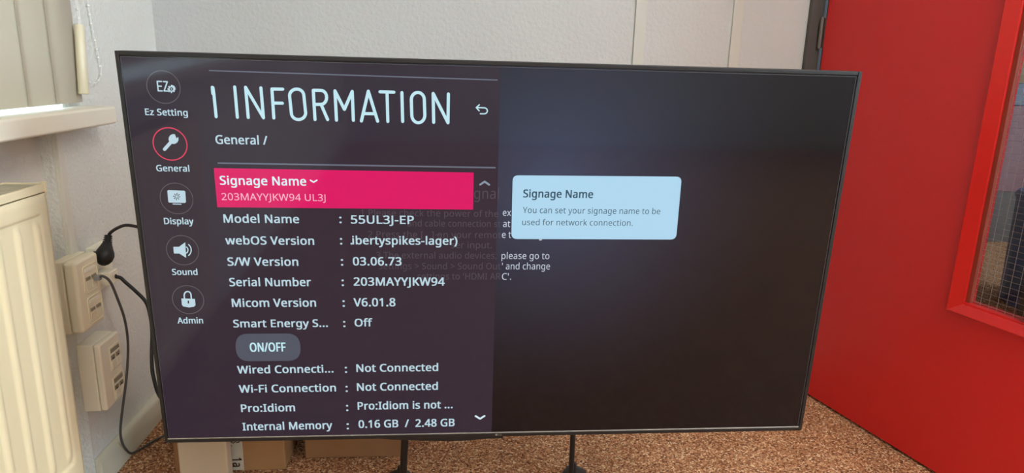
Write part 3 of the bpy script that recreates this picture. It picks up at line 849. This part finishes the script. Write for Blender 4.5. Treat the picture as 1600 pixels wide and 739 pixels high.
    ('menu_ring', [[(-0.52141, 0.28554), (-0.52164, 0.28898), (-0.52231, 0.29236), (-0.52342, 0.29563), (-0.52495, 0.29872), (-0.52686, 0.30158), (-0.52913, 0.30418), (-0.53173, 0.30645), (-0.53459, 0.30836), (-0.53768, 0.30989), (-0.54095, 0.311), (-0.54433, 0.31167), (-0.54777, 0.3119), (-0.55121, 0.31167), (-0.55459, 0.311), (-0.55786, 0.30989), (-0.56095, 0.30836), (-0.56381, 0.30645), (-0.56641, 0.30418), (-0.56868, 0.30158), (-0.57059, 0.29872), (-0.57212, 0.29563), (-0.57323, 0.29236), (-0.5739, 0.28898), (-0.57413, 0.28554), (-0.5739, 0.2821), (-0.57323, 0.27872), (-0.57212, 0.27545), (-0.57059, 0.27236), (-0.56868, 0.2695), (-0.56641, 0.2669), (-0.56381, 0.26463), (-0.56095, 0.26272), (-0.55786, 0.26119), (-0.55459, 0.26008), (-0.55121, 0.25941), (-0.54777, 0.25918), (-0.54433, 0.25941), (-0.54095, 0.26008), (-0.53768, 0.26119), (-0.53459, 0.26272), (-0.53173, 0.26463), (-0.52913, 0.2669), (-0.52686, 0.2695), (-0.52495, 0.27236), (-0.52342, 0.27545), (-0.52231, 0.27872), (-0.52164, 0.2821), (-0.52141, 0.28554)]], 0.00119, 3, 'ring'),
    ('settings_icon', [[(-0.55135, 0.65927), (-0.55802, 0.6593), (-0.5581, 0.64447), (-0.552, 0.64441)], [(-0.55806, 0.6519), (-0.55256, 0.65183)], [(-0.54841, 0.65914), (-0.54252, 0.65909), (-0.54903, 0.64448), (-0.54332, 0.64442)]], 0.00207, 3, 'text'),
    ('wrench_handle', [[(-0.55875, 0.55008), (-0.54555, 0.56399)]], 0.00526, 3, 'text'),
    ('display_icon_foot', [[(-0.55497, 0.4579), (-0.54207, 0.45759)]], 0.00166, 3, 'text'),
    ('sun_icon', [[(-0.54539, 0.47054), (-0.54214, 0.47023)], [(-0.54639, 0.4689), (-0.54457, 0.46619)], [(-0.54811, 0.46835), (-0.5488, 0.46484)], [(-0.54955, 0.46921), (-0.55234, 0.46695)], [(-0.54986, 0.47098), (-0.55311, 0.47129)], [(-0.54887, 0.47262), (-0.55068, 0.47532)], [(-0.54715, 0.47317), (-0.54646, 0.47667)], [(-0.54571, 0.47231), (-0.54292, 0.47457)]], 0.00114, 4, 'panel'),
    ('sound_wave_icon', [[(-0.54099, 0.38228), (-0.53998, 0.3813), (-0.53926, 0.38), (-0.53887, 0.37847), (-0.53885, 0.37681), (-0.5392, 0.37514), (-0.5399, 0.3736), (-0.54089, 0.37228), (-0.5421, 0.3713)], [(-0.53691, 0.3866), (-0.53558, 0.38512), (-0.53455, 0.38334), (-0.53385, 0.38131), (-0.53352, 0.37911), (-0.53356, 0.37683), (-0.53397, 0.37454), (-0.53474, 0.37233), (-0.53585, 0.37029), (-0.53724, 0.36848), (-0.53887, 0.36698)]], 0.0018, 3, 'text'),
    ('lock_shackle', [[(-0.55379, 0.28796), (-0.55366, 0.29347), (-0.5534, 0.29477), (-0.55284, 0.29664), (-0.55185, 0.2983), (-0.55054, 0.29963), (-0.54899, 0.3005), (-0.54735, 0.30086), (-0.54574, 0.30066), (-0.5443, 0.29993), (-0.54314, 0.29873), (-0.54236, 0.29715), (-0.54203, 0.29533), (-0.54216, 0.28769)]], 0.00237, 3, 'text'),
    ('hdmi_input_icon', [[(-0.11588, 0.40626), (-0.11085, 0.40629)], [(-0.11197, 0.40629), (-0.10582, 0.40632)]], 0.00134, 2, 'ghost'),
]
SCREEN_SHAPES = [
    ('gear_icon', [(-0.53291, 0.64903), (-0.53088, 0.64903), (-0.53111, 0.64684), (-0.53315, 0.64674), (-0.5337, 0.64565), (-0.53245, 0.64418), (-0.53414, 0.64259), (-0.53546, 0.64399), (-0.53657, 0.64352), (-0.53684, 0.64144), (-0.53899, 0.64139), (-0.53881, 0.64346), (-0.53983, 0.64389), (-0.54146, 0.64242), (-0.54281, 0.64393), (-0.54124, 0.64547), (-0.54156, 0.64654), (-0.54359, 0.64654), (-0.54336, 0.64873), (-0.54132, 0.64882), (-0.54076, 0.64992), (-0.542, 0.65138), (-0.54032, 0.65296), (-0.53901, 0.65157), (-0.5379, 0.65204), (-0.53763, 0.65411), (-0.53549, 0.65416), (-0.53566, 0.6521), (-0.53464, 0.65167), (-0.53302, 0.65314), (-0.53167, 0.65163), (-0.53323, 0.6501)], 4, 'text'),
    ('gear_hole', [(-0.53456, 0.64785), (-0.53507, 0.64648), (-0.53615, 0.64546), (-0.53753, 0.64506), (-0.53882, 0.64539), (-0.53969, 0.64637), (-0.53991, 0.64772), (-0.5394, 0.64909), (-0.53832, 0.65011), (-0.53695, 0.65051), (-0.53565, 0.65017), (-0.53478, 0.6492)], 5, 'panel'),
    ('gear_core', [(-0.53615, 0.64781), (-0.53655, 0.64702), (-0.53735, 0.64667), (-0.53809, 0.64698), (-0.53832, 0.64776), (-0.53792, 0.64855), (-0.53712, 0.64889), (-0.53638, 0.64859)], 6, 'text'),
    ('wrench_jaw', [(-0.53507, 0.57098), (-0.53465, 0.56816), (-0.53525, 0.56523), (-0.5368, 0.56258), (-0.53909, 0.56054), (-0.54183, 0.55939), (-0.54466, 0.55927), (-0.54723, 0.5602), (-0.54919, 0.56206), (-0.5503, 0.5646), (-0.55041, 0.56749), (-0.54952, 0.57037), (-0.54773, 0.57287), (-0.54528, 0.57466), (-0.54249, 0.57551), (-0.5397, 0.57533), (-0.54134, 0.5714), (-0.54062, 0.56869), (-0.53782, 0.56853)], 3, 'text'),
    ('display_icon', [(-0.56016, 0.48168), (-0.5344, 0.481), (-0.53293, 0.47927), (-0.53367, 0.46165), (-0.53551, 0.45987), (-0.56092, 0.46027), (-0.5622, 0.4618), (-0.56188, 0.48002)], 3, 'text'),
    ('speaker_icon', [(-0.56254, 0.38245), (-0.55327, 0.38249), (-0.54209, 0.39078), (-0.54323, 0.3627), (-0.55368, 0.3703), (-0.56275, 0.37049)], 3, 'text'),
    ('lock_icon', [(-0.55897, 0.28797), (-0.53617, 0.28695), (-0.53622, 0.27539), (-0.53891, 0.27225), (-0.54773, 0.27083), (-0.55728, 0.2728), (-0.55931, 0.27619)], 3, 'text'),
    ('lock_keyhole', [(-0.54859, 0.28386), (-0.54643, 0.28385), (-0.54698, 0.27832), (-0.54914, 0.27832)], 4, 'panel'),
    ('selected_row', [(-0.48327, 0.52012), (-0.05099, 0.51852), (-0.05117, 0.45299), (-0.48335, 0.45306)], 2.5, 'pink'),
    ('help_popup', [(0.01657, 0.50472), (0.01694, 0.50838), (0.01812, 0.51123), (0.0201, 0.51326), (0.02289, 0.51449), (0.02649, 0.51491), (0.30608, 0.51639), (0.30983, 0.516), (0.31276, 0.51478), (0.31487, 0.51273), (0.31615, 0.50984), (0.31661, 0.50612), (0.31759, 0.41127), (0.3172, 0.40738), (0.31595, 0.40434), (0.31383, 0.40217), (0.31084, 0.40086), (0.307, 0.40042), (0.02775, 0.39987), (0.02404, 0.40029), (0.02115, 0.40156), (0.01908, 0.40369), (0.01782, 0.40667), (0.01738, 0.4105)], 5, 'popup'),
    ('on_off_button', [(-0.47444, 0.19423), (-0.47394, 0.20026), (-0.47275, 0.20548), (-0.47086, 0.20988), (-0.46829, 0.21347), (-0.46502, 0.21626), (-0.46106, 0.21825), (-0.4564, 0.21944), (-0.45105, 0.21984), (-0.38351, 0.21979), (-0.37811, 0.21939), (-0.37343, 0.21818), (-0.36947, 0.21617), (-0.36623, 0.21335), (-0.36371, 0.20972), (-0.36191, 0.20528), (-0.36083, 0.20002), (-0.36048, 0.19394), (-0.36048, 0.19181), (-0.36085, 0.1857), (-0.36196, 0.1804), (-0.36379, 0.1759), (-0.36635, 0.17221), (-0.36965, 0.16934), (-0.37367, 0.16728), (-0.37842, 0.16605), (-0.38389, 0.16564), (-0.45206, 0.16565), (-0.45747, 0.16605), (-0.46213, 0.16728), (-0.46604, 0.16932), (-0.46922, 0.17217), (-0.47165, 0.17582), (-0.47334, 0.18029), (-0.47429, 0.18555), (-0.4745, 0.1916)], 3, 'button'),
    ('popup_tail', [(0.06673, 0.39941), (0.07317, 0.39945), (0.07142, 0.39729), (0.06797, 0.39727)], 1, 'light'),
    ('menu_panel', [(-0.61208, 0.69946), (-0.00895, 0.69948), (0.00689, 0.00296), (-0.6128, 0.01006)], 0.5, 'panelbg'),
]

# ------------------------------------------------------------------ the display
TILT = math.radians(2.4122)
HH, WW = 0.70507, 1.2350
tv = thing('television', 'large flat display on a black stand showing an information menu', 'display', (0.0864, 1.1851, 0.3249), (TILT, 0, 0))
hw = WW / 2
SX0, SX1, SZ0, SZ1 = -0.6122, 0.6108, 0.0088, 0.6986
# bezel bars: left, right, top, bottom
def bez(x0, x1, z0, z1, y0=0.0):
    return obj('bezel', box(x0, x1, y0, 0.028, z0, z1), m_black_tv, tv, bevel=0.0011)
bez(-hw, SX0 + 0.0004, 0.0, HH)
bez(SX1 - 0.0004, hw, 0.0, HH)
bez(SX0 + 0.0004, SX1 - 0.0004, SZ1 - 0.0004, HH)
bz = bez(SX0 + 0.0004, SX1 - 0.0004, 0.0, SZ0 - 0.0010)
obj('bezel_lip', add_prism(new(), [(0.0004, SZ0 - 0.0008), (0.0012, SZ0 + 0.0006), (0.02, SZ0 + 0.0006), (0.02, SZ0 - 0.0010), (0.0004, SZ0 - 0.0010)], 'x', SX0, SX1), m_lip, tv)
# thin inner line round the panel
bm = new()
t_ = 0.0022
add_box(bm, SX0 + t_, SX1 - t_, 0.0011, 0.003, SZ1 - t_ - 0.0007, SZ1 - t_)
add_box(bm, SX0 + t_, SX0 + t_ + 0.0007, 0.0011, 0.003, SZ0, SZ1 - t_)
add_box(bm, SX1 - t_ - 0.0007, SX1 - t_, 0.0011, 0.003, SZ0, SZ1 - t_)
obj('inner_line', bm, material('inner_line_grey', (70, 68, 72), 0.4), tv)
bm = new()
add_box(bm, -hw + 0.004, hw - 0.004, 0.026, 0.036, 0.003, HH - 0.003)
add_box(bm, -0.50, 0.50, 0.034, 0.0575, 0.030, 0.42)
obj('back_cover', bm, m_black_back, tv, bevel=0.004)
# sensor and switch housing hanging below the bottom edge, left of centre
add_prism_pts = [(-0.268, 0.0025), (-0.200, -0.0045), (-0.130, -0.0090), (-0.085, -0.0105), (-0.050, -0.0100), (-0.034, -0.0078), (-0.026, -0.0072), (0.0135, -0.0066), (0.0135, 0.0025)]
obj('sensor_housing', add_prism(new(), add_prism_pts, 'y', 0.004, 0.030), m_black_tv, tv)

EM = {
    'text': (186, 212, 224), 'bright': (214, 236, 246), 'pinktext': (240, 186, 208), 'title': (192, 230, 240),
    'light': (196, 206, 220), 'dark': (52, 82, 100), 'darkgrey': (58, 84, 100), 'ghost': (74, 68, 80),
    'grey': (104, 112, 128), 'midgrey': (134, 148, 168), 'ring': (94, 90, 96), 'pinkring': (210, 58, 92),
    'panel': (30, 24, 30), 'pink': (219, 0, 98), 'popup': (172, 214, 238), 'button': (78, 84, 98),
    'panelbg': (44, 35, 50), 'base': (9, 5, 12),
}
def screen_mat(key):
    m = material('screen_' + key, (4, 4, 5), 0.07, spec=0.32, emit=EM[key])
    b = m.node_tree.nodes['Principled BSDF']
    b.inputs['Coat Weight'].default_value = 0.16      # anti-glare film: a wide soft sheen
    b.inputs['Coat Roughness'].default_value = 0.42
    return m
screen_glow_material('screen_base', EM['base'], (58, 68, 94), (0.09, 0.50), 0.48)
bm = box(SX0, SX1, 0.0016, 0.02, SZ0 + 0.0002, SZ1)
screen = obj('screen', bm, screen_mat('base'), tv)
LAYER_Y = lambda layer: 0.0016 - 0.00016 * layer
def flat(bm, pts, layer):
    y = LAYER_Y(layer)
    f = bm.faces.new([bm.verts.new((p[0], y, p[1])) for p in pts])
    return f
def flat_obj(name, bm, key):
    bm.normal_update()
    me = bpy.data.meshes.new(name)
    for f in bm.faces:
        if f.normal.y > 0:
            f.normal_flip()
    bm.to_mesh(me); bm.free()
    me.materials.append(screen_mat(key))
    o = bpy.data.objects.new(name, me)
    COL.objects.link(o)
    o.parent = screen
    return o

bm = new()
flat(bm, [(SX0 + 0.0030, SZ0 + 0.0002), (-0.00905, SZ0 + 0.0002), (-0.00905, SZ1 - 0.003), (SX0 + 0.0030, SZ1 - 0.003)], 0.5)
flat_obj('menu_panel', bm, 'panelbg')

for name, pts, layer, key in SCREEN_SHAPES:
    if name == 'menu_panel':
        continue
    bm = new()
    flat(bm, pts, layer)
    bmesh.ops.triangulate(bm, faces=bm.faces)
    flat_obj(name, bm, key)

def stroke_mesh(lines, w, layer):
    bm = new()
    r = w / 2
    y = LAYER_Y(layer)
    for li, line in enumerate(lines):
        closed = len(line) > 2 and (Vector(line[0]) - Vector(line[-1])).length < 1e-5
        for i in range(len(line) - 1):
            a, b = Vector(line[i]), Vector(line[i + 1])
            if (b - a).length < 1e-7:
                continue
            d = (b - a).normalized() * r
            n = Vector((-d.y, d.x))
            bm.faces.new([bm.verts.new((p.x, y, p.y)) for p in (a + n, b + n, b - n, a - n)])
        joints = line if (not closed and len(line) < 14) or len(line) < 40 else []
        for p in joints:
            bm.faces.new([bm.verts.new((p[0] + r * math.cos(k_ * math.pi / 5), y, p[1] + r * math.sin(k_ * math.pi / 5))) for k_ in range(10)])
    return bm
for name, lines, w, layer, key in SCREEN_STROKES:
    flat_obj(name, stroke_mesh(lines, w, layer), key)

# lettering: curve text turned into flat meshes, fitted to measured width and cap height
DG = None
import os
try:    # Blender's own bundled interface font; its built-in one serves if absent
    MENU_FONT = bpy.data.fonts.load(os.path.join(bpy.utils.resource_path('LOCAL'), 'datafiles', 'fonts', 'NotoSansHebrew-Regular.woff2'))
except Exception:
    MENU_FONT = None
def text_mesh(body, bold):
    cu = bpy.data.curves.new('lettering', 'FONT')
    cu.body = body
    cu.size = 1.0
    if MENU_FONT is not None:
        cu.font = MENU_FONT
    cu.resolution_u = 2
    cu.fill_mode = 'FRONT'
    cu.space_character = 1.04 if bold else 1.02
    o = bpy.data.objects.new('lettering', cu)
    COL.objects.link(o)
    return o
tmp = [(text_mesh(t[0], t[7]), t) for t in SCREEN_TEXT]
ref = [text_mesh('H', 0), text_mesh('H', 1)]
extra = text_mesh('1a', 0)
logo_t = text_mesh('LG', 1)
bpy.context.view_layer.update()
DG = bpy.context.evaluated_depsgraph_get()
def to_mesh(o):
    me = bpy.data.meshes.new_from_object(o.evaluated_get(DG))
    return me
caps = []
for o in ref:
    me = to_mesh(o)
    caps.append(max(v.co.y for v in me.vertices))
for o, (body, x0, z0, w, cap, layer, key, bold) in tmp:
    me = to_mesh(o)
    xs = [v.co.x for v in me.vertices]
    a, b = min(xs), max(xs)
    sx = w / (b - a) if body != '.' else cap / caps[bold]
    sz = cap / caps[bold]
    y = LAYER_Y(layer)
    for v in me.vertices:
        v.co = Vector((x0 + (v.co.x - a) * sx, y, z0 + v.co.y * sz))
    if bold:      # heavier strokes: the same letters laid over themselves a hair apart
        bm = new()
        e_ = cap * 0.034
        for ox, oz in ((-e_, -e_ * .5), (e_, -e_ * .5), (-e_, e_ * .5), (e_, e_ * .5)):
            n0 = len(bm.verts)
            bm.from_mesh(me)
            bm.verts.ensure_lookup_table()
            for v in bm.verts[n0:]:
                v.co.x += ox
                v.co.z += oz
        bm.to_mesh(me)
        bm.free()
    me.name = 'menu_text'
    me.materials.clear()
    me.materials.append(screen_mat(key))
    t = bpy.data.objects.new('menu_text' if key != 'ghost' else 'faded_text', me)
    COL.objects.link(t)
    t.parent = screen
# maker's mark in the middle of the bottom bezel: a disc and two letters
bm = new()
bmesh.ops.create_circle(bm, cap_ends=True, radius=0.0024, segments=20, matrix=Matrix.Translation((0.0002, -0.0003, 0.0044)) @ Matrix.Rotation(math.pi / 2, 4, 'X'))
me = to_mesh(logo_t)
xs = [v.co.x for v in me.vertices]
s = 0.0040 / caps[1]
for v in me.vertices:
    v.co = Vector((0.0040 + (v.co.x - min(xs)) * s, -0.0003, 0.0024 + v.co.y * s))
bm.from_mesh(me)
obj('logo', bm, material('logo_grey', (128, 122, 116), 0.4), tv)
tag_mesh = to_mesh(extra)
for o in [t[0] for t in tmp] + ref + [extra, logo_t]:
    cu = o.data
    bpy.data.objects.remove(o)
    bpy.data.curves.remove(cu)

# ------------------------------------------------------------------ stand behind the display
st = thing('display_stand', 'black steel stand with two thin posts on round feet carrying the large display', 'stand', (0.0864, 1.46, 0.0))
def rs(x, y, z):
    return Vector((x - 0.0864, y - 1.46, z))
def post(foot, top, r):
    bm = new()
    add_tube(bm, [rs(*foot), rs(*top)], r, 16)
    obj('post', bm, m_stand, st, smooth=False)
post((-0.1195, 1.500, 0.012), (-0.0890, 1.500, 0.62), 0.0088)
post((0.3000, 1.500, 0.012), (0.2990, 1.500, 0.62), 0.0066)
for x, y, s in ((-0.1300, 1.540, -1), (0.3170, 1.535, 1)):
    bm = new()
    add_tube(bm, [rs(x, y, 0.0), rs(x, y, 0.006), rs(x, y, 0.013), rs(x, y, 0.016)], [0.033, 0.0335, 0.029, 0.016], 28)
    obj('foot', bm, m_stand, st)
    bm = new()
    px_ = -0.1195 if s < 0 else 0.3000
    add_box(bm, min(px_, x) - 0.006, max(px_, x) + 0.004, 1.494 - 1.46 + 0, y - 1.46 + 0.004, 0.010, 0.030, Matrix.Translation((-0.0864, 0, 0)))
    add_tube(bm, [rs(px_ + s * 0.006, 1.505, 0.014), rs(px_ + s * 0.006, 1.505, 0.060)], [0.012, 0.0065], 12)
    obj('foot_bracket', bm, m_stand, st)
bm = new()
for x in (-0.0985, 0.2993):
    add_box(bm, x - 0.0864 - 0.013, x - 0.0864 + 0.013, 1.2550 - 1.46, 1.505 - 1.46, 0.520, 0.545)
    add_box(bm, x - 0.0864 - 0.013, x - 0.0864 + 0.013, 1.2520 - 1.46, 1.2600 - 1.46, 0.43, 0.66)
add_box(bm, -0.0985 - 0.0864, 0.2993 - 0.0864, 1.492 - 1.46, 1.508 - 1.46, 0.585, 0.61)
obj('mount_bracket', bm, m_stand, st)

# ------------------------------------------------------------------ boxes on the carpet
def carton(name, label, x0, x1, y0, y1, h, m, rot=0.0, flap=True):
    t = thing(name, label, 'box', ((x0 + x1) / 2, (y0 + y1) / 2, 0), (0, 0, rot))
    w, d = (x1 - x0) / 2, (y1 - y0) / 2
    obj('carton', box(-w, w, -d, d, 0.0005, h), m, t, bevel=0.004, seg=2)
    if flap:
        bm = new()
        add_box(bm, -w + 0.002, w - 0.002, -d + 0.001, -0.001, h + 0.0002, h + 0.0035)
        obj('flap', bm, m, t)
        bm = new()
        add_box(bm, -w + 0.002, w - 0.002, 0.001, d - 0.001, h + 0.0002, h + 0.0035)
        obj('flap', bm, m, t)
    return t
carton('cardboard_box', 'plain brown cardboard box on the carpet behind the left stand post', -0.386, -0.122, 1.646, 1.86, 0.20, m_card_d, 0.0)
c2 = carton('cardboard_box', 'brown cardboard box with a marked paper strip, behind the thin white box', -0.698, -0.424, 1.596, 1.80, 0.22, m_card, 0.0)
W2, D2 = (0.698 - 0.424) / 2, (1.80 - 1.596) / 2
lb = obj('paper_strip', box(-0.5585 + 0.561, -0.5275 + 0.561, -D2 - 0.0008, -D2 - 0.0002, 0.004, 0.21), m_paper, c2)
# handwritten marks, turned a quarter clockwise, and a black print higher up
me = tag_mesh
xs = [v.co.x for v in me.vertices]
s = 0.0230 / caps[0]
for v in me.vertices:
    u, h_ = (v.co.x - min(xs)) * s * 0.80, v.co.y * s
    v.co = Vector((0.0060 + h_, -D2 - 0.0011, 0.0385 - u))
bm = new()
for dx, dz in ((0, 0), (0.0009, 0.0), (0.0, 0.0012), (0.0009, 0.0012)):
    n0 = len(bm.verts)
    bm.from_mesh(me)
    bm.verts.ensure_lookup_table()
    for v in bm.verts[n0:]:
        v.co.x += dx
        v.co.z += dz
obj('handwriting', bm, m_ink, lb)
bm = new()
def mark(x0, z0, x1, z1, w=0.0011):
    a, b = Vector((x0, 0, z0)), Vector((x1, 0, z1))
    n = (b - a).normalized().cross(Vector((0, 1, 0))) * w
    bm.faces.new([bm.verts.new((p.x, -D2 - 0.0011, p.z)) for p in (a + n, b + n, b - n, a - n)])
for m_ in ((0.006, 0.0850, 0.013, 0.0800), (0.013, 0.0815, 0.018, 0.0850), (0.018, 0.0830, 0.024, 0.0815), (0.024, 0.0815, 0.028, 0.0850), (0.0062, 0.0735, 0.0085, 0.0728)):
    mark(*m_)
obj('print_mark', bm, m_ink_black, lb)
XA, XB, YA, YB2 = -0.6635, -0.5475, 1.540, 1.574
c3 = carton('white_box', 'thin white box standing on edge below the left corner of the display', XA, XB, YA, YB2, 0.24, m_white_card, 0.0, False)
obj('lid', box(XA - (XA + XB) / 2 + 0.001, (XB - XA) / 2 - 0.001, -0.016, 0.016, 0.2402, 0.2420), m_white_card, c3)

# ------------------------------------------------------------------ seen through the wired glass
cab = thing('low_cabinet', 'dark red low cabinet in the corridor seen through the door glass', 'cabinet', (3.5, 4.18, 0.0))
obj('plinth', box(-1.2, 1.3, -0.15, 0.17, 0.0, 0.335), material('dark_brown_wood', (56, 42, 34), 0.5), cab)
obj('body', box(-1.22, 1.32, -0.18, 0.17, 0.336, 0.875), material('maroon_paint', (96, 46, 52), 0.5), cab, bevel=0.004)
obj('top', box(-1.24, 1.34, -0.18, 0.17, 0.876, 1.01), material('blue_grey_laminate', (44, 54, 70), 0.4), cab, bevel=0.004)
bl = thing('waste_bin', 'blue round bin on the corridor floor seen through the door glass', 'bin', (2.836, 2.79, 0.0))
m_blue = material('blue_plastic', (58, 88, 150), 0.45)
bm = new()
add_tube(bm, [(0, 0, 0), (0, 0, 0.01), (0, 0, 0.50)], [0.235, 0.240, 0.250], 40)
obj('bin_body', bm, m_blue, bl, smooth=False)
bm = new()
add_tube(bm, [(0, 0, 0.501), (0, 0, 0.512), (0, 0, 0.53), (0, 0, 0.54)], [0.256, 0.258, 0.245, 0.20], 40)
obj('bin_lid', bm, m_blue, bl)

# ------------------------------------------------------------------ unseen ceiling lamps, added and spread to light room and corridor
for k, (lx, ly) in enumerate(ADDED_LAMP_SPOTS + [(3.0, 2.95)]):
    where = ('nearest the window and the display', 'nearest the red door', 'behind the camera near the window', 'behind the camera on the right', 'in the corridor')[k]
    t = thing('added_ceiling_light', 'added, unseen square ceiling light ' + where, 'ceiling light', (lx, ly, ZC - 0.03), group=None)
    fr = new()
    for a in ((-0.32, -0.30, -0.32, 0.32), (0.30, 0.32, -0.32, 0.32), (-0.30, 0.30, -0.32, -0.30), (-0.30, 0.30, 0.30, 0.32)):
        add_box(fr, *a, 0.0, 0.03)
    obj('lamp_frame', fr, m_lamp_frame, t)
    obj('diffuser', box(-0.30, 0.30, -0.30, 0.30, 0.004, 0.012), m_lamp_dim if ly > 2.2 else m_lamp, t)
